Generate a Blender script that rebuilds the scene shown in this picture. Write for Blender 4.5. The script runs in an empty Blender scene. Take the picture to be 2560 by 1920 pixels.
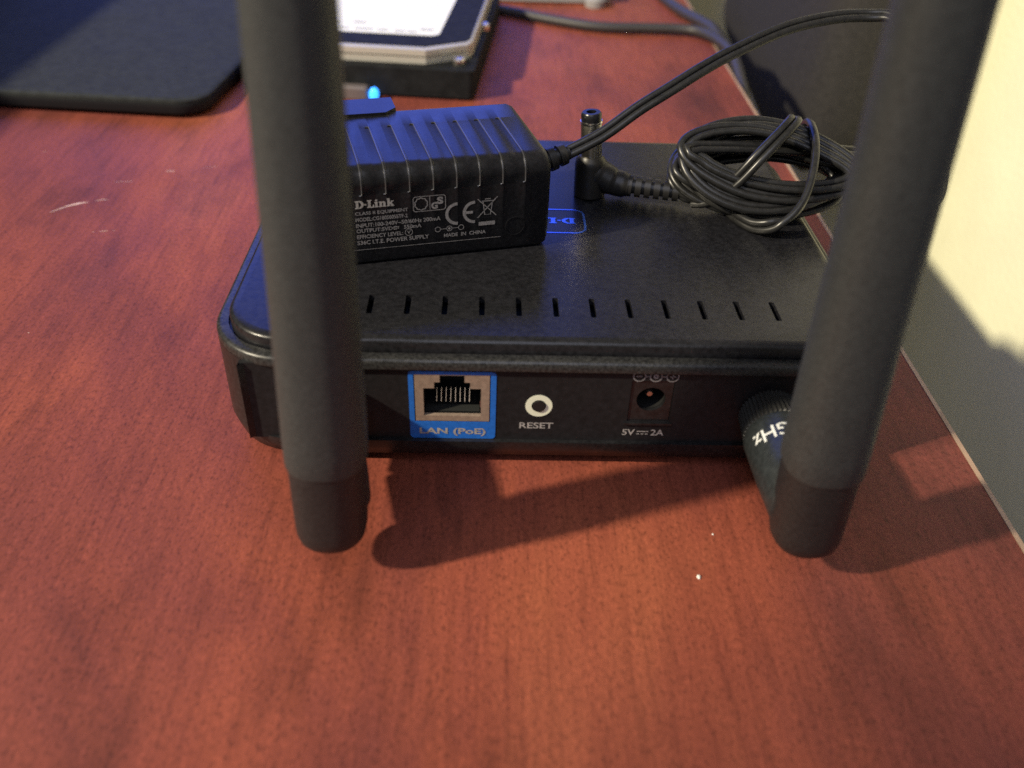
import bpy, bmesh, math, random
from mathutils import Vector, Matrix
from mathutils.geometry import tessellate_polygon

random.seed(7)
SC = bpy.context.scene
COL = SC.collection

# ------------------------------------------------------------------ camera
PITCH, YAW, ROLL = 0.6484, 0.0369, 0.0389
cam_d = bpy.data.cameras.new("camera")
cam = bpy.data.objects.new("camera", cam_d)
COL.objects.link(cam)
SC.camera = cam
fwd = Vector((math.sin(YAW) * math.cos(PITCH), math.cos(YAW) * math.cos(PITCH), -math.sin(PITCH)))
rgt = Vector((math.cos(YAW), -math.sin(YAW), 0))
upv = rgt.cross(fwd)
r2 = rgt * math.cos(ROLL) + upv * math.sin(ROLL)
u2 = upv * math.cos(ROLL) - rgt * math.sin(ROLL)
cam.matrix_world = Matrix(((r2.x, u2.x, -fwd.x, -0.0135), (r2.y, u2.y, -fwd.y, -0.1469),
                           (r2.z, u2.z, -fwd.z, 0.1355), (0, 0, 0, 1)))
cam_d.sensor_width = 36.0
cam_d.lens = 36.0 * 4.15 / 4.8
cam_d.clip_start = 0.005
cam_d.clip_end = 50
cam_d.dof.use_dof = True
cam_d.dof.focus_distance = 0.215
cam_d.dof.aperture_fstop = 13.0

# ------------------------------------------------------------------ light
world = bpy.data.worlds.new("World")
SC.world = world
world.use_nodes = True
wb = world.node_tree.nodes["Background"]
wb.inputs[0].default_value = (1.0, 0.94, 0.74, 1)
wb.inputs[1].default_value = 0.18


def lamp(name, kind, loc, target, power, color, **kw):
    d = bpy.data.lights.new(name, kind)
    d.energy = power
    d.color = color
    for k, v in kw.items():
        setattr(d, k, v)
    o = bpy.data.objects.new(name, d)
    COL.objects.link(o)
    o.location = loc
    dirv = Vector(target) - Vector(loc)
    o.rotation_euler = dirv.to_track_quat('-Z', 'Y').to_euler()
    return o


AZ, EL, DIST = math.radians(22.5), math.radians(36.5), 2.2
TGT = Vector((-0.01, -0.015, 0.0))
LPOS = TGT + DIST * Vector((-math.cos(AZ) * math.cos(EL), -math.sin(AZ) * math.cos(EL), math.sin(EL)))
# table lamp to the left; its cone edge imitates an unseen thing's shadow, front right
lamp("table_lamp_light", 'SPOT', LPOS, (-0.22, 0.41, 0.0), 352.0, (1.0, 0.88, 0.66), shadow_soft_size=0.052,
     spot_size=math.radians(28.46), spot_blend=0.05)
# added fill lamp behind and above the camera, lifts the shadows like room bounce
lamp("room_fill", 'AREA', (0.15, -1.0, 1.35), (0.0, 0.08, 0.0), 17.5, (0.90, 0.95, 1.24), shape='SQUARE', size=1.6)
# glow of a computer screen standing at the far end of the desk
lamp("screen_light", 'AREA', (-0.195, 0.64, 0.29), (-0.10, 0.05, 0.06), 1.55, (0.05, 0.135, 1.0),
     shape='RECTANGLE', size=0.52, size_y=0.40)

SC.view_settings.view_transform = 'Standard'
SC.view_settings.look = 'None'
SC.view_settings.exposure = -0.06
SC.view_settings.gamma = 1.0
SC.cycles.use_denoising = False
SC.cycles.caustics_reflective = False
SC.cycles.sample_clamp_indirect = 1.5

# ------------------------------------------------------------------ helpers


class MB:
    def __init__(self):
        self.v, self.f = [], []

    def add(self, vs, fs):
        n = len(self.v)
        self.v += [tuple(p) for p in vs]
        self.f += [tuple(i + n for i in q) for q in fs]
        return self

    def box(self, a, b):
        x0, y0, z0 = a
        x1, y1, z1 = b
        return self.add([(x0, y0, z0), (x1, y0, z0), (x1, y1, z0), (x0, y1, z0),
                         (x0, y0, z1), (x1, y0, z1), (x1, y1, z1), (x0, y1, z1)],
                        [(0, 3, 2, 1), (4, 5, 6, 7), (0, 1, 5, 4), (1, 2, 6, 5), (2, 3, 7, 6), (3, 0, 4, 7)])

    def loft(self, rings, cap0=True, cap1=True, closed=True):
        n = len(rings[0])
        base = len(self.v)
        for r in rings:
            self.v += [tuple(p) for p in r]
        for i in range(len(rings) - 1):
            for j in range(n if closed else n - 1):
                k = (j + 1) % n
                self.f.append((base + i * n + j, base + i * n + k, base + (i + 1) * n + k, base + (i + 1) * n + j))
        if cap0:
            self.f.append(tuple(base + j for j in reversed(range(n))))
        if cap1:
            m = base + (len(rings) - 1) * n
            self.f.append(tuple(m + j for j in range(n)))
        return self

    def tube(self, pts, rad, n=10, cap=True):
        pts = [Vector(p) for p in pts]
        rr = rad if isinstance(rad, (list, tuple)) else [rad] * len(pts)
        t0 = (pts[1] - pts[0]).normalized()
        nrm = t0.orthogonal().normalized()
        rings = []
        for i, p in enumerate(pts):
            t = (pts[min(i + 1, len(pts) - 1)] - pts[max(i - 1, 0)]).normalized()
            nrm = (nrm - t * nrm.dot(t)).normalized()
            b = t.cross(nrm)
            rings.append([p + rr[i] * (nrm * math.cos(2 * math.pi * k / n) + b * math.sin(2 * math.pi * k / n))
                          for k in range(n)])
        return self.loft(rings, cap, cap)

    def lathe(self, prof, o, axis, n=32, cap0=True, cap1=True):
        o, axis = Vector(o), Vector(axis).normalized()
        a = axis.orthogonal().normalized()
        b = axis.cross(a)
        rings = [[o + axis * h + r * (a * math.cos(2 * math.pi * k / n) + b * math.sin(2 * math.pi * k / n))
                  for k in range(n)] for h, r in prof]
        return self.loft(rings, cap0, cap1)

    def plate(self, outer, holes, fr, d0, d1):
        """polygon with holes in frame fr=(origin,ux,uy,un), from depth d0 to d1 along un"""
        o, ux, uy, un = fr
        loops = [outer] + list(holes)
        tri = tessellate_polygon([[Vector((p[0], p[1], 0)) for p in l] for l in loops])
        flat = [p for l in loops for p in l]
        n = len(flat)
        vs = [o + ux * p[0] + uy * p[1] + un * d0 for p in flat] + [o + ux * p[0] + uy * p[1] + un * d1 for p in flat]
        fs = []
        for a, b, c in tri:
            pa, pb, pc = flat[a], flat[b], flat[c]
            s = (pb[0] - pa[0]) * (pc[1] - pa[1]) - (pb[1] - pa[1]) * (pc[0] - pa[0])
            if s < 0:
                b, c = c, b
            fs.append((a + n, b + n, c + n))
            fs.append((c, b, a))
        st = 0
        for l in loops:
            m = len(l)
            for j in range(m):
                k = (j + 1) % m
                fs.append((st + j, st + k, st + k + n, st + j + n))
            st += m
        return self.add(vs, fs)

    def build(self, name, mat, parent=None, smooth=35, fixn=True):
        me = bpy.data.meshes.new(name)
        me.from_pydata(self.v, [], self.f)
        me.update()
        if fixn:
            bm = bmesh.new()
            bm.from_mesh(me)
            bmesh.ops.recalc_face_normals(bm, faces=bm.faces)
            bm.to_mesh(me)
            bm.free()
        if smooth:
            me.shade_smooth()
            me.set_sharp_from_angle(angle=math.radians(smooth))
        me.materials.append(mat)
        ob = bpy.data.objects.new(name, me)
        COL.objects.link(ob)
        if parent:
            ob.parent = parent
        return ob


def empty(name, loc=(0, 0, 0)):
    o = bpy.data.objects.new(name, None)
    o.empty_display_size = 0.02
    COL.objects.link(o)
    return o


def tag(o, label, cat=None, group=None, kind=None):
    o["label"] = label
    if cat:
        o["category"] = cat
    if group:
        o["group"] = group
    if kind:
        o["kind"] = kind
    return o


def rrect(x0, y0, x1, y1, r, n=6):
    pts = []
    for cx, cy, a0 in ((x1 - r, y0 + r, -90), (x1 - r, y1 - r, 0), (x0 + r, y1 - r, 90), (x0 + r, y0 + r, 180)):
        for i in range(n + 1):
            a = math.radians(a0 + 90 * i / n)
            pts.append((cx + r * math.cos(a), cy + r * math.sin(a)))
    return pts


def circ(cx, cy, r, n=28, ry=None):
    return [(cx + r * math.cos(2 * math.pi * i / n), cy + (ry or r) * math.sin(2 * math.pi * i / n)) for i in range(n)]


def spline(ctrl, per=10):
    c = [Vector(p) for p in ctrl]
    out = []
    for i in range(len(c) - 1):
        p0, p1, p2, p3 = c[max(i - 1, 0)], c[i], c[i + 1], c[min(i + 2, len(c) - 1)]
        for k in range(per):
            t = k / per
            out.append(0.5 * ((2 * p1) + (p2 - p0) * t + (2 * p0 - 5 * p1 + 4 * p2 - p3) * t * t +
                              (3 * p1 - p0 - 3 * p2 + p3) * t ** 3))
    out.append(c[-1])
    return out


def text_tris(s, bold=0.0):
    cu = bpy.data.curves.new("t", 'FONT')
    cu.body = s
    cu.size = 1.0
    cu.offset = bold
    cu.resolution_u = 3
    cu.fill_mode = 'FRONT'
    ob = bpy.data.objects.new("t", cu)
    COL.objects.link(ob)
    dg = bpy.context.evaluated_depsgraph_get()
    me = bpy.data.meshes.new_from_object(ob.evaluated_get(dg))
    vs = [(v.co.x, v.co.y) for v in me.vertices]
    fs = [tuple(p.vertices) for p in me.polygons]
    bpy.data.objects.remove(ob)
    bpy.data.curves.remove(cu)
    bpy.data.meshes.remove(me)
    x0 = min(v[0] for v in vs); x1 = max(v[0] for v in vs)
    y0 = min(v[1] for v in vs); y1 = max(v[1] for v in vs)
    return [((v[0] - x0) / (x1 - x0), (v[1] - y0) / (y1 - y0)) for v in vs], fs


def put_text(mb, s, x0, y0, w, h, fr, d=0.00008, bold=0.02):
    vs, fs = text_tris(s, bold)
    o, ux, uy, un = fr
    mb.add([o + ux * (x0 + p[0] * w) + uy * (y0 + p[1] * h) + un * d for p in vs], fs)


def stroke(mb, pts, w, fr, d=0.00008, closed=False):
    """flat printed line of width w through 2-D points"""
    o, ux, uy, un = fr
    n = len(pts)
    L, Rr = [], []
    for i in range(n):
        a = Vector(pts[(i - 1) % n if closed else max(i - 1, 0)])
        b = Vector(pts[(i + 1) % n if closed else min(i + 1, n - 1)])
        t = (b - a).normalized()
        nn = Vector((-t.y, t.x)) * w / 2
        p = Vector(pts[i])
        L.append(p + nn); Rr.append(p - nn)
    vs = [o + ux * p.x + uy * p.y + un * d for p in L] + [o + ux * p.x + uy * p.y + un * d for p in Rr]
    m = n if closed else n - 1
    mb.add(vs, [(i, (i + 1) % n, n + (i + 1) % n, n + i) for i in range(m)])


def arc(cx, cy, r, a0, a1, n=14):
    return [(cx + r * math.cos(math.radians(a0 + (a1 - a0) * i / n)), cy + r * math.sin(math.radians(a0 + (a1 - a0) * i / n)))
            for i in range(n + 1)]


# serif maker's lettering, cap height 1, width about 4.3
def logo_polys():
    D_out = [(0, 0), (0, .13), (.11, .17), (.11, .83), (0, .87), (0, 1), (.55, 1)] + arc(.52, .5, .5, 80, -80, 12) + [(.55, 0)]
    D_in = [(.42, .12), (.42, .88), (.5, .88)] + arc(.46, .5, .28, 62, -62, 8) + [(.5, .12)]
    out = [(D_out, [D_in]), ([(1.08, .36), (1.34, .36), (1.34, .54), (1.08, .54)], [])]
    out.append(([(1.4, 0), (1.4, .12), (1.5, .16), (1.5, .84), (1.4, .88), (1.4, 1), (1.95, 1), (1.95, .88), (1.82, .84),
                 (1.82, .13), (2.02, .15), (2.12, .38), (2.22, .38), (2.2, 0)], []))
    out.append(([(2.26, 0), (2.26, .1), (2.34, .13), (2.34, .55), (2.26, .58), (2.26, .68), (2.62, .7), (2.62, .13), (2.7, .1), (2.7, 0)], []))
    out.append((circ(2.48, .87, .14, 12), []))
    out.append(([(2.76, 0), (2.76, .1), (2.84, .13), (2.84, .55), (2.76, .58), (2.76, .68), (3.1, .7), (3.12, .6), (3.25, .7),
                 (3.42, .69), (3.52, .6), (3.54, .48), (3.54, .13), (3.62, .1), (3.62, 0), (3.2, 0), (3.2, .1), (3.27, .13),
                 (3.27, .48), (3.2, .54), (3.12, .48), (3.12, .13), (3.18, .1), (3.18, 0)], []))
    out.append(([(3.68, 0), (3.68, .1), (3.76, .13), (3.76, .86), (3.68, .9), (3.68, 1), (4.04, 1.02), (4.04, .45), (4.2, .58),
                 (4.14, .62), (4.14, .69), (4.5, .69), (4.5, .62), (4.4, .58), (4.26, .45), (4.46, .13), (4.54, .1), (4.54, 0),
                 (4.14, 0), (4.14, .1), (4.16, .13), (4.06, .3), (4.04, .28), (4.04, .13), (4.1, .1), (4.1, 0)], []))
    return out


def put_logo(mb, x0, y0, w, h, fr, d=0.00008):
    o, ux, uy, un = fr
    for outer, holes in logo_polys():
        f = lambda l: [(x0 + p[0] / 4.54 * w, y0 + p[1] * h) for p in l]
        loops = [f(outer)] + [f(q) for q in holes]
        tri = tessellate_polygon([[Vector((p[0], p[1], 0)) for p in l] for l in loops])
        flat = [p for l in loops for p in l]
        mb.add([o + ux * p[0] + uy * p[1] + un * d for p in flat], [tuple(t) for t in tri])


# ------------------------------------------------------------------ materials
MATS = {}


def mat(name, col, rough=0.5, metal=0.0, spec=0.5, noise=None, bump=None, emit=None, coat=0.0):
    if name in MATS:
        return MATS[name]
    m = bpy.data.materials.new(name)
    m.use_nodes = True
    nt = m.node_tree
    b = nt.nodes["Principled BSDF"]
    b.inputs["Base Color"].default_value = (*col, 1)
    b.inputs["Roughness"].default_value = rough
    b.inputs["Metallic"].default_value = metal
    b.inputs["Specular IOR Level"].default_value = spec
    b.inputs["Coat Weight"].default_value = coat
    if emit:
        b.inputs["Emission Color"].default_value = (*emit[0], 1)
        b.inputs["Emission Strength"].default_value = emit[1]
    tc = nt.nodes.new("ShaderNodeTexCoord")
    if noise:   # (scale, low factor, high factor)
        n = nt.nodes.new("ShaderNodeTexNoise")
        n.inputs["Scale"].default_value = noise[0]
        n.inputs["Detail"].default_value = 4
        nt.links.new(tc.outputs["Object"], n.inputs["Vector"])
        r = nt.nodes.new("ShaderNodeMapRange")
        r.inputs[1].default_value = 0.3; r.inputs[2].default_value = 0.7
        r.inputs[3].default_value = noise[1]; r.inputs[4].default_value = noise[2]
        nt.links.new(n.outputs["Fac"], r.inputs[0])
        mx = nt.nodes.new("ShaderNodeMix")
        mx.data_type = 'RGBA'; mx.blend_type = 'MULTIPLY'
        mx.inputs[0].default_value = 1.0
        mx.inputs[6].default_value = (*col, 1)
        nt.links.new(r.outputs[0], mx.inputs[7])
        nt.links.new(mx.outputs[2], b.inputs["Base Color"])
        r2_ = nt.nodes.new("ShaderNodeMapRange")
        r2_.inputs[1].default_value = 0.25; r2_.inputs[2].default_value = 0.75
        r2_.inputs[3].default_value = max(0, rough - .025); r2_.inputs[4].default_value = min(1, rough + .035)
        n2 = nt.nodes.new("ShaderNodeTexNoise")
        n2.inputs["Scale"].default_value = noise[0] * .15
        n2.inputs["Detail"].default_value = 5
        nt.links.new(tc.outputs["Object"], n2.inputs["Vector"])
        nt.links.new(n2.outputs["Fac"], r2_.inputs[0])
        nt.links.new(r2_.outputs[0], b.inputs["Roughness"])
    if bump:    # (scale, distance)
        n3 = nt.nodes.new("ShaderNodeTexNoise")
        n3.inputs["Scale"].default_value = bump[0]
        n3.inputs["Detail"].default_value = 2
        nt.links.new(tc.outputs["Object"], n3.inputs["Vector"])
        bp = nt.nodes.new("ShaderNodeBump")
        bp.inputs["Strength"].default_value = 1.0
        bp.inputs["Distance"].default_value = bump[1]
        nt.links.new(n3.outputs["Fac"], bp.inputs["Height"])
        nt.links.new(bp.outputs["Normal"], b.inputs["Normal"])
    MATS[name] = m
    return m


WOOD_AT = (2.37, 0.20, 6.1)  # offset chosen so wood blotches imitate light falloff: dimmer left, brighter front centre


def wood_mat():
    m = bpy.data.materials.new("cherry_wood")
    m.use_nodes = True
    nt = m.node_tree
    L = nt.links
    b = nt.nodes["Principled BSDF"]
    tc = nt.nodes.new("ShaderNodeTexCoord")

    def noise(scale, stretch, detail=5, rough=.6, dist=0.0, loc=(0, 0, 0)):
        mp = nt.nodes.new("ShaderNodeMapping")
        mp.inputs["Scale"].default_value = stretch
        mp.inputs["Rotation"].default_value = (0, 0, math.radians(6))
        mp.inputs["Location"].default_value = loc
        L.new(tc.outputs["Object"], mp.inputs["Vector"])
        n = nt.nodes.new("ShaderNodeTexNoise")
        n.inputs["Scale"].default_value = scale
        n.inputs["Detail"].default_value = detail
        n.inputs["Roughness"].default_value = rough
        n.inputs["Distortion"].default_value = dist
        L.new(mp.outputs[0], n.inputs["Vector"])
        return n.outputs["Fac"]

    def ramp(fac, stops):
        r = nt.nodes.new("ShaderNodeValToRGB")
        e = r.color_ramp.elements
        while len(e) < len(stops):
            e.new(0.5)
        for el, (p, c) in zip(e, stops):
            el.position = p
            el.color = (*c, 1)
        L.new(fac, r.inputs[0])
        return r.outputs[0]

    def mul(a, c, fac=1.0):
        mx = nt.nodes.new("ShaderNodeMix")
        mx.data_type = 'RGBA'; mx.blend_type = 'MULTIPLY'
        mx.inputs[0].default_value = fac
        L.new(a, mx.inputs[6]); L.new(c, mx.inputs[7])
        return mx.outputs[2]
    g = lambda v: (v, v, v)
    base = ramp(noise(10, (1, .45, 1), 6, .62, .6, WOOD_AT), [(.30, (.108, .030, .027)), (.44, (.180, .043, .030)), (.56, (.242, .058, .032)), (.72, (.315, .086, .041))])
    mott = ramp(noise(34, (1, .40, 1), 6, .62), [(.34, g(.66)), (.48, g(1.0)), (.70, g(1.10))])
    grain = ramp(noise(560, (1, .07, 1), 3, .6), [(.32, g(.72)), (.50, g(1.0)), (.72, g(1.17))])
    speck = ramp(noise(1250, (1, .55, 1), 3, .7), [(.34, g(.52)), (.46, g(.98)), (.56, g(1.04)), (.70, g(1.42))])
    c = mul(mul(mul(base, mott), grain, .7), speck, .8)
    L.new(c, b.inputs["Base Color"])
    rr = nt.nodes.new("ShaderNodeMapRange")
    rr.inputs[3].default_value = .50; rr.inputs[4].default_value = .72
    L.new(noise(30, (1, .6, 1), 5), rr.inputs[0])
    L.new(rr.outputs[0], b.inputs["Roughness"])
    b.inputs["Specular IOR Level"].default_value = .30
    bp = nt.nodes.new("ShaderNodeBump")
    bp.inputs["Distance"].default_value = .00006
    bp.inputs["Strength"].default_value = .6
    L.new(noise(620, (1, .5, 1), 2), bp.inputs["Height"])
    L.new(bp.outputs["Normal"], b.inputs["Normal"])
    return m


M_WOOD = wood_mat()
M_CASE = mat("case_black_plastic", (.012, .012, .013), .34, noise=(900, .6, 1.5), bump=(2600, .00002))
M_TOP = mat("cover_black_plastic", (.011, .011, .013), .31, spec=.42, noise=(900, .6, 1.5), bump=(2600, .00002))
M_PANEL = mat("panel_matt_black", (.0075, .0070, .0085), .62, spec=.35, noise=(700, .6, 1.5))
M_ANT = mat("antenna_matt_rubber", (.034, .037, .038), .58, noise=(1500, .75, 1.3), bump=(3000, .00002))
M_ANTB = mat("antenna_base_plastic", (.015, .015, .016), .50, noise=(1200, .7, 1.3))
M_ELB = mat("elbow_satin_plastic", (.022, .026, .028), .36, noise=(900, .7, 1.3))
M_WHITE = mat("white_print", (.66, .68, .67), .55)
M_GREY = mat("grey_print", (.36, .34, .33), .6, noise=(2500, .6, 1.15))
M_DIM = mat("dim_grey_print", (.23, .22, .23), .6, noise=(2500, .6, 1.2))
M_BLUE = mat("blue_sticker", (.012, .125, .52), .5, noise=(1200, .85, 1.1))
M_BADGE = mat("blue_foil", (.16, .36, 1.0), .30, metal=.85)
M_TAN = mat("tin_shield", (.33, .25, .195), .45, metal=.3, noise=(900, .8, 1.15))
M_DARK = mat("port_cavity_black", (.010, .010, .010), .5)
M_TONGUE = mat("port_floor", (.022, .023, .022), .4)
M_GOLD = mat("gold_contact", (.50, .38, .24), .35, metal=1.0)
M_STEEL = mat("bright_steel", (.75, .72, .66), .25, metal=1.0)
M_BRASS = mat("barrel_brass", (.36, .34, .29), .30, metal=1.0)
M_PIN = mat("pin_steel", (.55, .55, .50), .3, metal=1.0)
M_ADAPT = mat("adapter_black_plastic", (.008, .008, .010), .30, spec=.42, noise=(1200, .6, 1.5), bump=(2600, .000015))
M_CORD = mat("cord_black_vinyl", (.016, .016, .016), .34, noise=(600, .7, 1.3))
M_RUB = mat("soft_black_rubber", (.014, .013, .012), .42)
M_WALL = mat("cream_wall_paint", (.89, .88, .61), .85, noise=(26, .95, 1.03), bump=(300, .0002))
M_FLOOR = mat("dull_floor", (.16, .12, .09), .7)
M_BAND = mat("worn_edge_band", (.40, .27, .19), .6, noise=(120, .8, 1.1))
M_LAP = mat("laptop_dark_shell", (.028, .031, .031), .72, spec=.12, noise=(300, .8, 1.2))
M_LAPB = mat("laptop_side", (.008, .008, .010), .6, spec=.2)
M_HDD = mat("drive_black", (.013, .014, .015), .70, spec=.12, noise=(200, .7, 1.3))
M_LID = mat("drive_lid_steel", (.52, .50, .44), .4, metal=.25)
M_LABEL = mat("drive_label_paper", (.86, .87, .80), .6)
M_INK = mat("faint_ink", (.16, .17, .17), .6)
M_GREYP = mat("light_grey_plastic", (.30, .30, .30), .5)
M_LED = mat("blue_led", (.05, .25, .9), .2, emit=((.03, .28, 1.0), 3.0))
M_CLEAR = mat("smoky_plug", (.14, .12, .12), .35)
M_BAG = mat("black_cloth", (.022, .020, .020), .8, noise=(400, .7, 1.3), bump=(900, .0001))
M_SCR = mat("scratch_pale_wood", (.72, .52, .46), .6)
M_CRUMB = mat("white_crumb", (.85, .82, .75), .7)
M_BOARD = mat("inner_board", (.006, .012, .03), .4)

X, Y, Z = Vector((1, 0, 0)), Vector((0, 1, 0)), Vector((0, 0, 1))

# ------------------------------------------------------------------ setting
EDGE = lambda y: 0.0987 + 0.0108 * y
wall = MB().box((0.2200, -1.2, -0.74), (0.32, 2.2, 1.4)).build("wall", M_WALL, smooth=0)
wall["kind"] = "structure"
floor = MB().box((-2.0, -1.2, -0.78), (0.2195, 2.2, -0.745)).build("floor", M_FLOOR, smooth=0)
floor["kind"] = "structure"

y0, y1 = -0.40, 1.10
desk = empty("desk")
tag(desk, "reddish brown cherry wood desk with fine grain under everything", "desk")
mb = MB()
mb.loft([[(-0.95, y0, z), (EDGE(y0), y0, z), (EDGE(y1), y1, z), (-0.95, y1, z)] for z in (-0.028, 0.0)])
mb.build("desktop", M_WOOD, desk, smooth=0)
mb = MB()
e = 0.0012
mb.loft([[(EDGE(y0) + .0001, y0, z), (EDGE(y0) + e, y0, z), (EDGE(y1) + e, y1, z), (EDGE(y1) + .0001, y1, z)] for z in (-0.0285, 0.00015)])
mb.build("edge_band", M_BAND, desk, smooth=0)


def flake(pts, w, name, m, parent, z=0.00006):
    mb = MB()
    pts = [Vector(p) for p in pts]
    L, R_ = [], []
    for i, p in enumerate(pts):
        t = (pts[min(i + 1, len(pts) - 1)] - pts[max(i - 1, 0)]).normalized()
        nn = Vector((-t.y, t.x)) * w * (0.25 + random.random() * .75) * (0.35 if i in (0, len(pts) - 1) else 1) / 2
        L.append((p.x + nn.x, p.y + nn.y, z)); R_.append((p.x - nn.x, p.y - nn.y, z))
    n = len(pts)
    mb.add(L + R_, [(i, i + 1, n + i + 1, n + i) for i in range(n - 1)])
    return mb.build(name, m, parent, smooth=0)


for pts, w in [([(-.1575, .121), (-.154, .1255), (-.151, .1278), (-.148, .1292)], .0013),
               ([(-.1462, .130), (-.1440, .1312), (-.1420, .1312)], .0007),
               ([(-.1300, .1552), (-.1283, .1556), (-.1270, .1555)], .0014),
               ([(-.1372, .1083), (-.1358, .1088), (-.1348, .1089)], .0009),
               ([(-.1392, .1080), (-.1386, .1082)], .0007), ([(-.1332, .1092), (-.1326, .1092)], .0008),
               ([(-.1356, .0507), (-.1352, .0508)], .0006), ([(-.145, .1452), (-.139, .1462)], .0005),
               ([(-.118, .159), (-.113, .1605)], .0004), ([(-.1795, .170), (-.1785, .1708)], .0009)]:
    flake(pts, w, "scratch", M_SCR, desk)


def crumb(x, y, s, label):
    mb = MB()
    rings = []
    for h, k in ((0.00002, .7), (.35 * s, 1.0), (.75 * s, .55)):
        rings.append([(x + k * s * .75 * math.cos(a) * (1 + .25 * math.sin(3 * a)), y + k * s * 1.2 * math.sin(a), h)
                      for a in [2 * math.pi * i / 8 for i in range(8)]])
    mb.loft(rings)
    return tag(mb.build("crumb", M_CRUMB), label, "crumb", "crumbs on the desk")


crumb(.0293, -.0307, .00052, "larger white crumb lying on the open desk in front of the router")
crumb(.0344, -.0191, .00024, "tiny white crumb near the shadow, between the router and the larger crumb")

# ------------------------------------------------------------------ router
router = empty("router")
tag(router, "black wireless router with two upright antennas, its back panel towards the camera", "router")
W2, D, RC = 0.072, 0.1155, 0.017


def outline(inset, n=10):
    i = inset
    return rrect(-W2 + i, 0 + i, W2 - i, D - i, max(RC - i, .002), n)


def rings(prof):
    return [[(p[0], p[1], z) for p in outline(i)] for z, i in prof]


mb = MB()
mb.loft(rings([(.0028, .0026), (.0033, .0014), (.0058, .0006), (.0072, .0002), (.0080, .0001)]))
mb.build("bottom_shell", M_CASE, router, 50)
# side wall runs round the box and leaves an opening at the back for the port panel
PW = 0.0645
mb = MB()
ol = outline(0)
# start right of the opening: reorder so that the path goes right corner -> front -> left corner
path = [(PW, 0.0)] + [p for p in ol if not (abs(p[0]) < PW and p[1] < .001)] + [(-PW, 0.0)]
k0 = min(range(1, len(path) - 1), key=lambda i: (path[i][1] > .02, abs(path[i][0] - (W2 - RC)) + path[i][1]))
mid = path[1:-1]
# outline() starts at the lower right arc, so mid already runs right arc, far side, left arc
mid = [p for p in mid if not (p[1] < .0006 and abs(p[0]) < PW)]
inner = lambda p: (p[0] * .965, .0575 + (p[1] - .0575) * .955)
ro = [(PW, .0020)] + [(PW, .0001)] + [p for p in mid if p[1] > .0004 or abs(p[0]) > PW] + [(-PW, .0001), (-PW, .0020)]
mb.loft([[(p[0], p[1], z) for p in ro] for z in (.0080, .0275)], False, False, closed=False)
mb.build("side_wall", M_CASE, router, 50)
mb = MB()
mb.loft(rings([(.0273, .0), (.0290, .0), (.0295, .0004), (.0297, .0010), (.0297, .0026), (.0288, .0028), (.0288, .0060)]), True, False)
mb.build("rim", mat("rim_dusty_plastic", (.015, .015, .015), .36, noise=(1500, .35, 2.4)), router, 40)
# top cover with its row of vent slots
CT = .0327
mb = MB()
mb.loft(rings([(.0289, .0031), (.0318, .0031), (.0323, .0034), (.0326, .0041), (.0327, .0052)]), False, False)
slots = []
for k in range(14):
    xc = -.0548 + .00803 * k
    slots.append(rrect(xc - .00062, .0128, xc + .00062, .0204, .0003, 2))
top_fr = (Vector((0, 0, 0)), X, Y, Z)
mb.plate(outline(.0052), slots, top_fr, CT - .0016, CT)
mb.build("top_cover", M_TOP, router, 40)
MB().box((-.060, .010, .0275), (.060, .10, .0284)).build("inner_board", M_BOARD, router, smooth=0)
for sx in (-1, 1):
    for sy in (.018, .098):
        MB().lathe([(0, .0045), (.0032, .0050)], (sx * .056, sy, 0.0), Z, 20).build("rubber_foot", M_RUB, router)

# back panel, cut out for the ports
PY = .0012
pf = (Vector((0, PY, 0)), X, Z, -Y)
LX0, LX1, LZ0, LZ1 = -.0287, -.0125, .0128, .0254     # network jack
JX0, JX1, JZ0, JZ1 = .0172, .0264, .0136, .0246       # power jack
RX, RZ = -.0021, .0175
mb = MB()
mb.plate([(-PW, .0076), (PW, .0076), (PW, .0275), (-PW, .0275)],
         [[(LX0, LZ0), (LX1, LZ0), (LX1, LZ1), (LX0, LZ1)], [(JX0, JZ0), (JX1, JZ0), (JX1, JZ1), (JX0, JZ1)],
          circ(RX, RZ, .00155, 24)], pf, -.0012, 0)
panel = mb.build("rear_panel", M_PANEL, router, 30)

# network jack
lan = empty("lan_port"); lan.parent = router
fr = (Vector((0, PY - .0001, 0)), X, Z, -Y)
cx = (LX0 + LX1) / 2
mb = MB()
open_ = [(cx - .0061, LZ0 + .0016), (cx + .0061, LZ0 + .0016), (cx + .0061, LZ0 + .0090), (cx + .0038, LZ0 + .0090),
         (cx + .0038, LZ0 + .0106), (cx + .0026, LZ0 + .0106), (cx + .0026, LZ1 - .0002), (cx - .0026, LZ1 - .0002),
         (cx - .0026, LZ0 + .0106), (cx - .0038, LZ0 + .0106), (cx - .0038, LZ0 + .0090), (cx - .0061, LZ0 + .0090)]
mb.plate([(LX0 + .0002, LZ0 + .0002), (LX1 - .0002, LZ0 + .0002), (LX1 - .0002, LZ1), (LX0 + .0002, LZ1)], [open_], fr, -.0010, 0)
mb.build("shield", M_TAN, lan, 20)
mb = MB()
mb.loft([[Vector((p[0], PY + .0010, p[1])) for p in open_], [Vector((p[0], PY + .013, p[1])) for p in open_]], False, True)
mb.build("socket", M_DARK, lan, 20)
MB().add([(cx - .0058, PY + .0012, LZ0 + .0019), (cx + .0058, PY + .0012, LZ0 + .0019), (cx + .0058, PY + .0034, LZ0 + .0020),
          (cx - .0058, PY + .0034, LZ0 + .0020)], [(0, 1, 2, 3)]).build("socket_floor", M_TONGUE, lan, 0)
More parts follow.
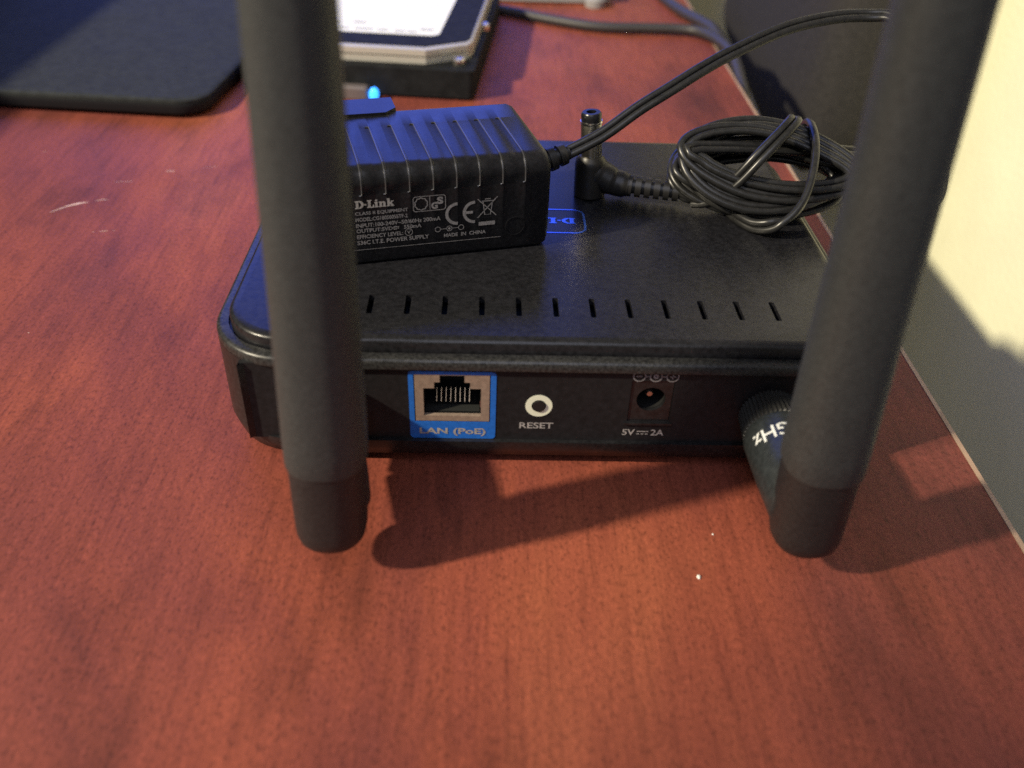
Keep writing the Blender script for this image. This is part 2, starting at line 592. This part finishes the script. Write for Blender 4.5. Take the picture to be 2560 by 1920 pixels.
for k in range(8):
    x = cx + (k - 3.5) * .00102
    MB().tube([(x, PY + .0056, LZ0 + .0050), (x, PY + .0044, LZ0 + .0036), (x, PY + .0036, LZ0 + .0026)], .00015, 6).build("contact", M_GOLD, lan)
MB().box((LX1 - .0022, PY + .0002, LZ0 + .0038), (LX1 - .0018, PY + .004, LZ0 + .0056)).build("side_spring", M_STEEL, lan, 0)
mb = MB()
mb.plate(rrect(LX0 - .0011, .0081, LX1 + .0012, .0262, .0009, 5), [[(LX0, LZ0), (LX1, LZ0), (LX1, LZ1), (LX0, LZ1)]], pf, .00002, .00012)
mb.build("blue_surround", M_BLUE, lan, 30)
mb = MB()
put_text(mb, "LAN (PoE)", LX0 + .0009, .0089, .0144, .0022, (Vector((0, PY - .00012, 0)), X, Z, -Y), bold=.03)
mb.build("lettering", M_GREY, lan, 0, fixn=False)

# reset button
rst = empty("reset_button"); rst.parent = router
mb = MB()
mb.plate(circ(RX, RZ, .0029, 40), [circ(RX, RZ, .00158, 30)], pf, .00002, .00010)
mb.build("ring", mat("ivory_print", (.74, .76, .60), .55), rst, 30)
MB().lathe([(0, .0014), (.0020, .0014)], (RX, PY + .0016, RZ), -Y, 24).build("button", M_DARK, rst)
MB().lathe([(0, .0016), (.005, .0016)], (RX, PY + .0012, RZ), Y, 24, False, True).build("button_well", M_DARK, rst)
mb = MB()
put_text(mb, "RESET", RX - .0040, .0112, .0074, .0017, pf, bold=.02)
mb.build("lettering", M_GREY, rst, 0, fixn=False)

# power jack
jack = empty("power_jack"); jack.parent = router
jx, jz = (JX0 + JX1) / 2, JZ0 + .0059
mb = MB()
mb.plate([(JX0 + .00015, JZ0 + .0002), (JX1 - .00015, JZ0 + .0002), (JX1 - .00015, JZ1), (JX0 + .00015, JZ1)], [circ(jx, jz, .0031, 32)],
         (Vector((0, PY + .0003, 0)), X, Z, -Y), -.001, 0)
mb.build("jack_face", M_CASE, jack, 30)
MB().lathe([(0, .0031), (.009, .0031)], (jx, PY + .001, jz), Y, 32, False, True).build("jack_well", M_DARK, jack)
MB().lathe([(0, .0010), (.0062, .0010), (.0068, .0006)], (jx, PY + .009, jz), -Y, 16).build("pin", M_PIN, jack)
MB().box((JX0 - .0006, PY - .0005, JZ0 - .0007), (JX1 + .0006, PY + .0001, JZ0 - .0002)).build("sill", M_CASE, jack, 0)
mb = MB()
put_text(mb, "5V", .0165, .0097, .0028, .0017, pf, bold=.02)
put_text(mb, "2A", .0228, .0097, .0029, .0017, pf, bold=.02)
stroke(mb, [(.0197, .0108), (.0223, .0108)], .00028, pf)
for k in range(3):
    stroke(mb, [(.0197 + k * .00095, .0101), (.0197 + k * .00095 + .0006, .0101)], .00028, pf)
mb.build("lettering", M_GREY, jack, 0, fixn=False)
mb = MB()
for k, xx in enumerate((.0186, .0221, .0256)):
    stroke(mb, circ(xx, .0258, .00125, 20), .00026, pf, closed=True)
stroke(mb, [(.0199, .0258), (.0208, .0258)], .00026, pf)
stroke(mb, [(.0234, .0258), (.0243, .0258)], .00026, pf)
stroke(mb, [(.0180, .0258), (.0192, .0258)], .00026, pf)
stroke(mb, [(.0250, .0258), (.0262, .0258)], .00026, pf)
stroke(mb, [(.0256, .0252), (.0256, .0264)], .00026, pf)
stroke(mb, circ(.0221, .0258, .0004, 10), .0004, pf, closed=True)
mb.build("polarity_mark", M_DIM, jack, 0, fixn=False)

# badge on the cover, upside down from here
badge = empty("badge"); badge.parent = router
bf = (Vector((.0112, .0645, CT)), -X, -Y, Z)          # x runs to the left, y towards the camera
mb = MB()
bw, bh = .046, .0132
mb2 = MB()
stroke(mb2, rrect(0.0003, 0.0003, bw, bh, .0028, 6), .00055, bf, closed=True)
mb2.build("badge_frame", M_BADGE, badge, 0, fixn=False)
mb = MB()
put_logo(mb, .0026, .0051, .0156, .0031, bf)
mb.build("badge_lettering", M_BADGE, badge, 0, fixn=False)


# antennas
def antenna(nx, wx0, slope, text, label, sy=-.075):
    """nx: x of the screw nut, wx0: x of the whip axis at z=.03, slope, sy: lean of the whip"""
    a = empty("antenna")
    a.parent = router
    a["label"] = label
    HZ, WY = .0178, -.0300
    n = 44
    rr = [[], [], [], []]
    prof = [(-.0004, .0064), (-.0030, .0066), (-.0074, .0069), (-.0080, .0064)]
    rg = []
    for y, r in prof:
        rg.append([(nx + (r if k % 2 else r - .00055) * math.cos(2 * math.pi * k / (2 * n)), y,
                    HZ + (r if k % 2 else r - .00055) * math.sin(2 * math.pi * k / (2 * n))) for k in range(2 * n)])
    MB().loft(rg).build("connector_nut", mat("nut_dusty_plastic", (.034, .034, .034), .42), a, 20)
    wxh = wx0 + slope * (HZ - .03)
    p0, p1 = Vector((nx, -.0080, HZ)), Vector((wxh - math.copysign(.0006, wxh), -.0290, HZ))
    ax = (p1 - p0).normalized()
    ln = (p1 - p0).length
    R = .0072
    MB().lathe([(0, R - .0008), (.0003, R - .0002), (.0008, R), (ln * .6, R), (ln - .001, R - .0003), (ln - .0003, R - .0009), (ln, R - .0020)],
               p0, ax, 48).build("elbow", M_ELB, a, 40)
    # lettering wrapped over the top of the elbow, reading upside down from here
    vs, fs = text_tris(text, .01)
    wid = .0027 * len(text)
    side = Vector((ax.y, -ax.x, 0)).normalized()      # points to -x
    if side.x > 0:
        side = -side
    mb = MB()
    out = []
    for u, v in vs:
        s = (u - .5) * wid
        th = s / R + .42
        t = .0040 + v * .0036
        pos = p0 + ax * t + side * (R + .00005) * math.sin(th) + Z * (R + .00005) * math.cos(th)
        out.append(pos)
    mb.add(out, fs)
    mb.build("lettering", M_WHITE, a, 0, fixn=False)

    def ring(z, rx, ry=None, e=2.35, m=40):
        ry = ry or rx
        c = Vector((wx0 + slope * (z - .03), WY + sy * (z - .03), z))
        o = []
        for k in range(m):
            t = 2 * math.pi * k / m
            ct, st = math.cos(t), math.sin(t)
            o.append(c + X * rx * math.copysign(abs(ct) ** (2 / e), ct) + Y * ry * math.copysign(abs(st) ** (2 / e), st))
        return o
    MB().loft([ring(z, r) for z, r in ((.0088, .0036), (.0090, .0046), (.0096, .0056), (.0108, .0063), (.0124, .0066), (.0150, .0067),
                                       (.0310, .0068))]).build("whip_base", M_ANTB, a, 40)
    MB().loft([ring(z, r) for z, r in ((.0306, .0064), (.0306, .0071), (.0310, .0072), (.0360, .0072), (.0600, .0067), (.1080, .0058),
                                       (.150, .0052), (.186, .0048), (.190, .0044), (.192, .0034), (.1928, .0018))]).build("sleeve", M_ANT, a, 40)
    return a


antenna(-.0462, -.0413, .0480, "2.4GHz", "left black antenna, standing in front of the power adapter")
antenna(.0470, .0468, -.0810, "5GHz", "right black antenna, standing in front of the coiled cord")

# ------------------------------------------------------------------ power adapter
pa = empty("power_adapter")
tag(pa, "black power adapter lying on the router with its coiled cord and barrel plug", "adapter")
ang = math.radians(14.7)
AU = Vector((math.cos(ang), math.sin(ang), 0))
AN = Vector((-math.sin(ang), math.cos(ang), 0))
AC = Vector((.0012, .0447, CT + .0001))
AL, AD, AH = .0615, .0355, .0230
GD, GZ = .0245, .0172                              # groove start depth, groove end height


def aprofile(rec):
    """section in (depth, height); rec>0 sinks the grooved part"""
    pts = []

    def arc_(cx, cy, r, a0, a1, n, flag):
        for i in range(n + 1):
            a = math.radians(a0 + (a1 - a0) * i / n)
            pts.append((cx + r * math.cos(a), cy + r * math.sin(a), math.cos(a), math.sin(a), flag))
    # start at bottom back, go along the bottom to front, up, over the top
    arc_(AD - .0015, .0015, .0015, 0, -90, 3, 0)
    arc_(.0012, .0012, .0012, -90, -180, 3, 0)
    pts.append((0, GZ - .0004, -1, 0, 0))
    pts.append((0, GZ, -1, 0, 1))
    arc_(.0040, AH - .0040, .0040, 180, 90, 8, 1)
    pts.append((GD, AH, 0, 1, 1))
    pts.append((GD + .0004, AH, 0, 1, 0))
    arc_(AD - .0020, AH - .0020, .0020, 90, 0, 4, 0)
    return [(p[0] - rec * p[2] * p[4], p[1] - rec * p[3] * p[4]) for p in pts]


def aring(u, prof, ins=0.0):
    c = (AD / 2, AH / 2)
    o = []
    for p in prof:
        d = c[0] + (p[0] - c[0]) * (1 - ins / (AD / 2))
        h = c[1] + (p[1] - c[1]) * (1 - ins / (AH / 2))
        o.append(AC + AU * u + AN * d + Z * h)
    return o


full, sunk, lip = aprofile(0), aprofile(.00016), aprofile(-.00014)
st = [aring(-AL, full, .0016), aring(-AL + .0005, full, .0005), aring(-AL + .0016, full)]
edges = []
for k in range(9, -1, -1):
    ur = -.0066 - .00535 * k
    edges.append((ur - .0022, ur))
for u0, u1 in edges:
    st += [aring(u0 - .0003, full), aring(u0, sunk), aring(u1 - .00022, sunk), aring(u1 + .00008, lip), aring(u1 + .00030, lip), aring(u1 + .00045, full)]
st += [aring(-.0022, full), aring(-.0009, full, .0005), aring(0.0, full, .0019)]
MB().loft(st).build("body", M_ADAPT, pa, 28)
# crisp raised edge along each groove
M_EDGE = mat("rib_edge_gloss", (.05, .05, .055), .16, spec=.8)
for u0, u1 in edges:
    pth = [(GD - .0004 * 0, AH), (GD * .6, AH), (.0060, AH)] + [(.0040 + .0040 * math.cos(math.radians(a)), AH - .0040 + .0040 * math.sin(math.radians(a))) for a in range(90, 181, 15)] + [(0, GZ)]
    pts_ = [AC + AU * (u1 - .0009) + AN * GD + Z * AH] + [AC + AU * u1 + AN * p[0] + Z * p[1] for p in pth] + [AC + AU * (u1 - .0006) + Z * (GZ - .0002)]
    MB().tube(pts_, .00016, 6).build("rib_edge", M_EDGE, pa, 60)
# plug mount on the far top corner
mb = MB()
blk = [(-.0600, .0316), (-.0335, .0316), (-.0305, .0345), (-.0305, .0420), (-.0600, .0420)]
mb.loft([[AC + AU * p[0] + AN * p[1] + Z * h for p in blk] for h in (.004, .0233)] +
        [[AC + AU * (p[0] * .97 - .001) + AN * (p[1] * .985 + .0005) + Z * .0237 for p in blk]])
mb.build("plug_mount", M_ADAPT, pa, 30)

# rating label print
lf = (AC * 1.0, AU, Z, -AN)
mm = .001
zof = -AC.z


def lp(a, z):
    return (a * mm, z * mm + zof)


mb = MB()
x, zz = lp(-45.8, 46.9)
put_logo(mb, x, zz, 8.7 * mm, 1.9 * mm, lf)
mb.build("maker_lettering", M_GREY, pa, 0, fixn=False)
mb = MB()
for s, a0, a1, zb, h in [("CLASS II EQUIPMENT", -45.9, -34.0, 45.15, .95), ("MODEL:CG18050055TF-2", -45.9, -34.2, 43.75, .95),
                         ("INPUT:100-240V~50/60Hz 200mA", -45.9, -26.6, 42.25, 1.0), ("OUTPUT:5VDC    550mA", -45.9, -31.1, 40.95, .95),
                         ("EFFICIENCY LEVEL:", -45.9, -35.4, 39.45, 1.0), ("S36C I.T.E. POWER SUPPLY", -45.9, -29.4, 37.95, 1.05),
                         ("MADE  IN  CHINA", -25.9, -15.9, 37.75, .95)]:
    x, zz = lp(a0, zb)
    put_text(mb, s, x, zz, (a1 - a0) * mm, h * mm, lf, bold=.02)
x, zz = lp(-34.45, 39.6)
put_text(mb, "V", x, zz, .8 * mm, .8 * mm, lf, bold=.02)
stroke(mb, circ(*lp(-34.05, 40.0), .85 * mm, 18), .15 * mm, lf, closed=True)
x, zz = lp(0, 41.6)
stroke(mb, [(-37.6 * mm, zz), (-36.2 * mm, zz)], .18 * mm, lf)
for k in range(3):
    stroke(mb, [((-37.6 + k * .5) * mm, zz - .35 * mm), ((-37.3 + k * .5) * mm, zz - .35 * mm)], .16 * mm, lf)
mb.build("rating_lettering", M_DIM, pa, 0, fixn=False)
mb = MB()
C = lambda a, z: (a * mm, z * mm + zof)
# approval box with seal and two letters
x0_, z0_ = C(-32.8, 44.9); x1_, z1_ = C(-25.4, 48.5)
stroke(mb, rrect(x0_, z0_, x1_, z1_, .6 * mm, 4), .16 * mm, lf, closed=True)
stroke(mb, [C(-29.0, 44.9), C(-29.0, 48.5)], .14 * mm, lf)
stroke(mb, [(C(-31, 46.7)[0] + (1.35 + .18 * (k % 2)) * mm * math.cos(k * math.pi / 10), C(-31, 46.7)[1] + (1.35 + .18 * (k % 2)) * mm * math.sin(k * math.pi / 10)) for k in range(20)],
       .22 * mm, lf, closed=True)
put_text(mb, "G", *C(-28.7, 45.2), 1.5 * mm, 1.7 * mm, lf, bold=.05)
put_text(mb, "S", *C(-27.4, 46.3), 1.5 * mm, 1.8 * mm, lf, bold=.05)
# conformity letters, drawn as two arcs and a bar
stroke(mb, [C(*p) for p in arc(-22.7, 43.5, 2.45, 88, 272, 18)], .72 * mm, lf)
stroke(mb, [C(*p) for p in arc(-18.6, 43.5, 2.45, 88, 272, 18)], .72 * mm, lf)
stroke(mb, [C(-20.9, 43.5), C(-19.0, 43.5)], .66 * mm, lf)
# crossed-out bin and bar
for pl in ([(-17.9, 46.6), (-13.4, 42.2)], [(-13.2, 46.9), (-17.9, 41.9)], [(-16.6, 45.8), (-16.2, 42.6), (-14.8, 42.6), (-14.4, 45.8)],
           [(-16.9, 46.0), (-14.1, 46.0)], [(-16.2, 46.5), (-14.8, 46.5)]):
    stroke(mb, [C(*p) for p in pl], .2 * mm, lf)
stroke(mb, [C(-17.6, 40.35), C(-13.7, 40.35)], .95 * mm, lf)
for a in (-27.3, -24.6, -21.8):
    stroke(mb, circ(*C(a, 39.95), .62 * mm, 16), .15 * mm, lf, closed=True)
stroke(mb, circ(*C(-24.6, 39.95), .16 * mm, 8), .3 * mm, lf, closed=True)
stroke(mb, [C(-26.7, 39.95), C(-25.2, 39.95)], .14 * mm, lf)
stroke(mb, [C(-24.0, 39.95), C(-22.4, 39.95)], .14 * mm, lf)
stroke(mb, [C(-47.0, 36.7), C(-12.3, 36.5)], .12 * mm, lf)
mb.build("approval_marks", M_DIM, pa, 0, fixn=False)
mb = MB()
mb.plate(circ(*C(-8.8, 38.9), 2.4 * mm, 32), [circ(*C(-8.8, 38.9), 2.2 * mm, 32)], lf, .00001, .00015)
mb.build("moulded_ring", M_ADAPT, pa, 20)


def ribbed(p0, p1, r0, r1, n, gap=.35, name="strain_relief", parent=None):
    p0, p1 = Vector(p0), Vector(p1)
    ax = p1 - p0
    ln = ax.length
    prof = []
    for k in range(n):
        a, b = k / n, (k + 1 - gap) / n
        f = lambda t: r0 + (r1 - r0) * t
        prof += [(a * ln, f(a) * .98), (b * ln, f(b)), (b * ln + 1e-5, f(b) * .70), ((k + 1) / n * ln - 1e-5, f(b) * .70)]
    return MB().lathe(prof, p0, ax, 20).build(name, M_RUB, parent, 30)


ribbed((-.0040, .0606, .0455), (.0062, .0643, .0484), .0036, .0025, 4, name="strain_relief", parent=pa)


def twin(ctrl, name, parent, r=.00098, per=10, roll=None, m=M_CORD):
    """twin-lead flat cord: two round wires side by side"""
    pts = spline(ctrl, per)
    n = len(pts)
    ref = Vector(roll or (0, -.5, .85)).normalized()
    A, B = [], []
    for i, p in enumerate(pts):
        t = (pts[min(i + 1, n - 1)] - pts[max(i - 1, 0)]).normalized()
        s = t.cross(ref)
        if s.length < 1e-3:
            s = t.orthogonal()
        s.normalize()
        A.append(p + s * r * .97); B.append(p - s * r * .97)
    mb = MB()
    mb.tube(A, r, 10)
    mb.tube(B, r, 10)
    return mb.build(name, m, parent, 60)


twin([(.0055, .0640, .0482), (.0144, .067, .0520), (.0236, .071, .0575), (.0318, .075, .0614), (.0404, .080, .0651), (.0492, .085, .0682),
      (.0633, .092, .0722), (.0762, .096, .0742), (.0863, .097, .0747), (.0920, .094, .0747), (.0986, .086, .0692), (.1053, .080, .0545),
      (.1092, .076, .0358), (.1050, .075, .0315), (.0985, .0765, .0375), (.0900, .0785, .0440), (.0836, .078, .0440)],
     "cord", pa)

# the coil: several turns of the same cord, squeezed into a long oval
cc = Vector((.0590, .0690, .0425))
ea = Vector((.997, .05, -.03)).normalized()
eb = Vector((0, .80, .60))
en = ea.cross(eb).normalized()
ctrl = [Vector((.0368, .0687, .0363)), Vector((.0400, .0680, .0357))]
turns = 9
for i in range(9, turns * 14 + 8):
    t = 2 * math.pi * i / 14 + math.pi
    k = i / 14
    sq = .5 + .5 * math.sin(2.1 * k + .4)
    a = .0240 - .0040 * sq + .0005 * math.sin(1.7 * t)
    b = .0128 - .0056 * (.5 + .5 * math.sin(1.55 * k)) + .0005 * math.sin(2.3 * t + 1)
    rot = .20 * math.sin(1.15 * k + .8) - .08
    off = -.0060 + .0115 * k / turns + .0008 * math.sin(.9 * t)
    u, v = -a * math.cos(t), b * math.sin(t)
    # the turns are squeezed together at the right, where the cord is wrapped round them
    v *= 1 - .28 * max(0, u / a)
    p = cc + ea * (u * math.cos(rot) - v * math.sin(rot) - .0008) + eb * (u * math.sin(rot) * .6 + v * math.cos(rot)) + en * off
    if p.x < .0735:
        p.z = max(p.z, CT + .0014)
    ctrl.append(p)
ctrl += [Vector((.0800, .0765, .0455)), Vector((.0836, .0780, .0440))]
twin(ctrl, "cord_coil", pa, per=4, roll=(.2, -.35, .9))
twin([(.0400, .0660, .0350), (.0425, .0640, .0362), (.0455, .0620, .0392), (.0490, .0605, .0440), (.0536, .0610, .0502), (.0594, .0650, .0548), (.0627, .0690, .0564),
      (.0632, .0730, .0545), (.0610, .0770, .0490)], "cord_end_loop", pa, per=10)
twin([(.0660, .0860, .0400), (.0699, .0830, .0478), (.0698, .0770, .0520), (.0691, .0680, .0505), (.0672, .0600, .0466), (.0643, .0540, .0418),
      (.0607, .0510, .0384), (.0565, .0508, .0362), (.0530, .0535, .0347), (.0500, .0580, .0346), (.0480, .064, .0347)], "cord_wrap", pa, per=10, roll=(1, 0, .2))

# barrel plug standing up on the router
bp_ = empty("barrel_plug"); bp_.parent = pa
bx, by = .0128, .0735
mb = MB()
mb.lathe([(0, .0038), (.0004, .0042), (.0088, .0041), (.0100, .0038), (.0112, .0030)], (bx + .0006, by, CT + .0002), Vector((-.04, .0, 1)), 28)
mb.build("plug_body", M_RUB, bp_, 45)
mb = MB()
mb.tube(spline([(bx + .0006, by, CT + .0072), (bx + .0030, by - .0004, CT + .0062), (bx + .0065, by - .0012, CT + .0045), (bx + .0105, by - .0020, CT + .0040)], 6),
        [.0040] * 6 + [.0038] * 6 + [.0034] * 5 + [.0030] * 2, 18)
mb.build("plug_elbow", M_RUB, bp_, 50)
ribbed((bx + .0100, by - .0019, CT + .0040), (bx + .0245, by - .0050, CT + .0036), .0029, .0024, 6, .38, "plug_relief", bp_)
mb = MB()
axv = Vector((-.075, .01, 1)).normalized()
mb.lathe([(0, .0027), (.0094, .0027), (.0096, .0026)], (bx + .0002, by, CT + .0110), axv, 28)
mb.build("barrel", M_BRASS, bp_, 40)
for k in range(5):
    a = math.radians(-75 + 14 * k)
    q0 = Vector((bx + .0002, by, CT + .0116)) + .00268 * Vector((math.cos(a), math.sin(a), 0))
    MB().tube([q0, q0 + axv * .0050], .00016, 6).build("barrel_rib", M_BRASS, bp_)
q0 = Vector((bx + .0002, by, CT + .0110)) + axv * .0096
MB().lathe([(0, .00262), (.0018, .00262), (.0022, .0023), (.0022, .0013), (.0005, .0013)], q0, axv, 28, False, True).build("tip_ring", M_ADAPT, bp_, 40)
MB().lathe([(0, .00285), (.0003, .0029), (.0006, .00285)], q0 - axv * .0006, axv, 28, True, True).build("tip_band", M_STEEL, bp_, 40)

# ------------------------------------------------------------------ background things
# flat dark laptop
lap = empty("laptop")
tag(lap, "flat dark laptop at the back left of the desk, behind the left antenna", "laptop")
def slab(x0, y0, x1, y1, r, lev):
    return [[(p[0], p[1], z) for p in rrect(x0 + i, y0 + i, x1 - i, y1 - i, r, 6)] for z, i in lev]
MB().loft(slab(-.300, .211, -.128, .45, .012, [(.0002, .004), (.0022, .0006), (.0052, 0.0), (.0060, .0002)])).build("base", M_LAPB, lap, 40)
MB().loft(slab(-.300, .211, -.128, .45, .012, [(.0061, .0006), (.0074, .0006), (.0080, .0016), (.0081, .003)])).build("top_deck", M_LAP, lap, 40)

lap.matrix_world = Matrix.Translation((-.128, .211, 0)) @ Matrix.Rotation(math.radians(-4.5), 4, 'Z') @ Matrix.Translation((.128, -.218, 0))

# unseen box added left of the laptop to throw a shadow over laptop and desk
bx_ = empty("shadow_blocker")
tag(bx_, "unseen dark box added left of the laptop to cast a shadow", "box")
MB().loft(slab(-.47, -.02, -.312, .47, .006, [(.0002, .001), (.0012, 0), (.084, 0), (.0845, .0008)])).build("blocker_body", M_LAPB, bx_, 40)
MB().loft(slab(-.472, -.022, -.310, .472, .007, [(.0846, .0006), (.0852, 0), (.0970, 0), (.0980, .001)])).build("blocker_lid", M_LAPB, bx_, 40)

# hard drive
hd = empty("hard_drive")
tag(hd, "bare hard drive with white paper label and silver edge lying on the desk", "hard drive")
ha = math.radians(-5)
HU, HV = Vector((math.cos(ha), math.sin(ha), 0)), Vector((-math.sin(ha), math.cos(ha), 0))
HO = Vector((-.0205, .2375, 0))            # front right corner
def hp(u, v, z): return HO + HU * u + HV * v + Z * z
def hloop(l, z): return [hp(p[0], p[1], z) for p in l]
HWd, HDp = .1016, .1300
base = rrect(-HWd, -.003, 0, HDp, .003, 3)
base2 = rrect(-HWd + .001, -.002, -.001, HDp - .001, .003, 3)
MB().loft([hloop(base2, .0002), hloop(base, .0012), hloop(base, .0128), hloop(base2, .0134)]).build("base", M_HDD, hd, 40)
lid = [(-HWd + .0215, .0022), (-.0215, .0022), (-.0045, .0135), (-.0030, .0180), (-.0030, HDp - .003), (-HWd + .003, HDp - .003), (-HWd + .003, .0180), (-HWd + .0045, .0135)]
lidi = [(p[0] * .985 - .0007, .0013 + p[1] * .985) for p in lid]
MB().loft([hloop(lid, .0132), hloop(lid, .0160), hloop(lidi, .01605), hloop(lidi, .01665), hloop(lid, .0167), hloop(lid, .0192), hloop(lidi, .0197)]).build("lid", M_LID, hd, 30)
tp = [(p[0] * .97 - .0014, .0030 + p[1] * .97) for p in lid]
MB().loft([hloop(tp, .0196), hloop(tp, .0200)]).build("top_plate", M_HDD, hd, 30)
lab = rrect(-HWd + .020, .0210, -.0185, HDp - .012, .004, 5)
lb = MB().loft([hloop(lab, .02005), hloop(lab, .0202)]).build("paper_label", M_LABEL, hd, 30)
hfr = (hp(0, 0, .0202), HU, HV, Z)
mb = MB()
for u, v, w in [(-.066, .0262, .006), (-.057, .0260, .008), (-.047, .0256, .005), (-.039, .0252, .005), (-.033, .0250, .004), (-.060, .036, .006), (-.070, .034, .004), (-.028, .0295, .006)]:
    stroke(mb, [(u, v), (u + w, v)], .0014, hfr)
mb.build("label_print", M_INK, lb, 0, fixn=False)
for u, v in [(-.0075, .0050), (-HWd + .0075, .0050), (-.0022, .060)]:
    MB().lathe([(0, .0028), (.0022, .0028), (.0030, .0020), (.0031, .0005)], hp(u, v, .0132), Z, 16).build("screw", M_STEEL, hd, 30)
MB().lathe([(-.0005, .0012), (.0010, .0020), (.0030, .0021), (.0046, .0016), (.0054, .0006)], (-.0642, .2338, .0004), Vector((.15, -.2, .95)), 18).build("status_light", M_LED, hd, 60)
mb = MB()
mb.loft([hloop(rrect(-.060, -.0085, -.0455, -.0031, .001, 3), .0003), hloop(rrect(-.060, -.0085, -.0455, -.0031, .001, 3), .0046),
         hloop(rrect(-.0592, -.0078, -.0463, -.0038, .001, 3), .0054)])
mb.build("cable_plug", M_CLEAR, hd, 40)

# light grey foot of some appliance at the top edge
ft = empty("appliance_foot")
tag(ft, "light grey plastic appliance base at the top edge of the picture, behind the drive", "base")
MB().loft(slab(-.030, .402, .056, .52, .006, [(.0002, .002), (.0012, 0), (.0100, 0), (.0112, .0012)])).build("slab", M_GREYP, ft, 40)
MB().lathe([(0, .0058), (.0040, .0062), (.0058, .0045)], (.0465, .3985, .0002), Z, 20).build("rubber_foot", M_GREYP, ft)

# cables at the back
def cable(ctrl, r, label, m=M_RUB):
    o = MB().tube(spline(ctrl, 8), r, 12).build("cable", m, smooth=60)
    return tag(o, label, "cable", "loose cables at the back of the desk")
M_CAB = mat("cable_grey_black", (.035, .033, .034), .5)
cable([(-.06, .40, .003), (-.0089, .3743, .003), (.0178, .3574, .003), (.0435, .3458, .003), (.0698, .3449, .0032), (.0880, .3440, .0034), (.0975, .3380, .0038),
       (.1040, .3220, .0040), (.1068, .3030, .0030), (.1072, .2830, -.002), (.1075, .266, -.012), (.108, .25, -.05), (.11, .24, -.16)], .0027,
      "dark cable running across the desk and dropping over its right edge", M_CAB)
cable([(.082, .46, .003), (.0870, .420, .0032), (.0905, .395, .0036), (.0955, .372, .0042), (.1015, .351, .0050), (.1052, .337, .0040), (.1085, .322, -.004), (.1095, .31, -.03), (.11, .30, -.15)], .0030,
      "dark cable coming from the top edge to the desk edge, beside the pale wall gap", M_CAB)

# large black bag by the wall
bag_o = [(.56, .12), (.5358, -.0267), (.5270, -.0470), (.4947, -.0528), (.45, -.0600), (.39, -.0684), (.34, -.0706), (.320, -.063), (.306, -.045), (.300, .000),
         (.3000, .06), (.32, .14), (.39, .17), (.47, .165)]
bo = [Vector((p[0], p[1])) for p in spline([(p[0], p[1], 0) for p in bag_o + [bag_o[0]]], 5)[:-1]]
bc = Vector((.42, .05))
def bring(k, x): return [(x, bc.x + (p.x - bc.x) * k, bc.y + (p.y - bc.y) * k) for p in bo]
bag = MB().loft([bring(.55, .1500), bring(.85, .1520), bring(.96, .1570), bring(1.0, .1650), bring(.99, .1850), bring(.93, .1960)]).build("bag", M_BAG, None, 60)
tag(bag, "large matt black bag against the cream wall, behind the coiled cord", "bag")
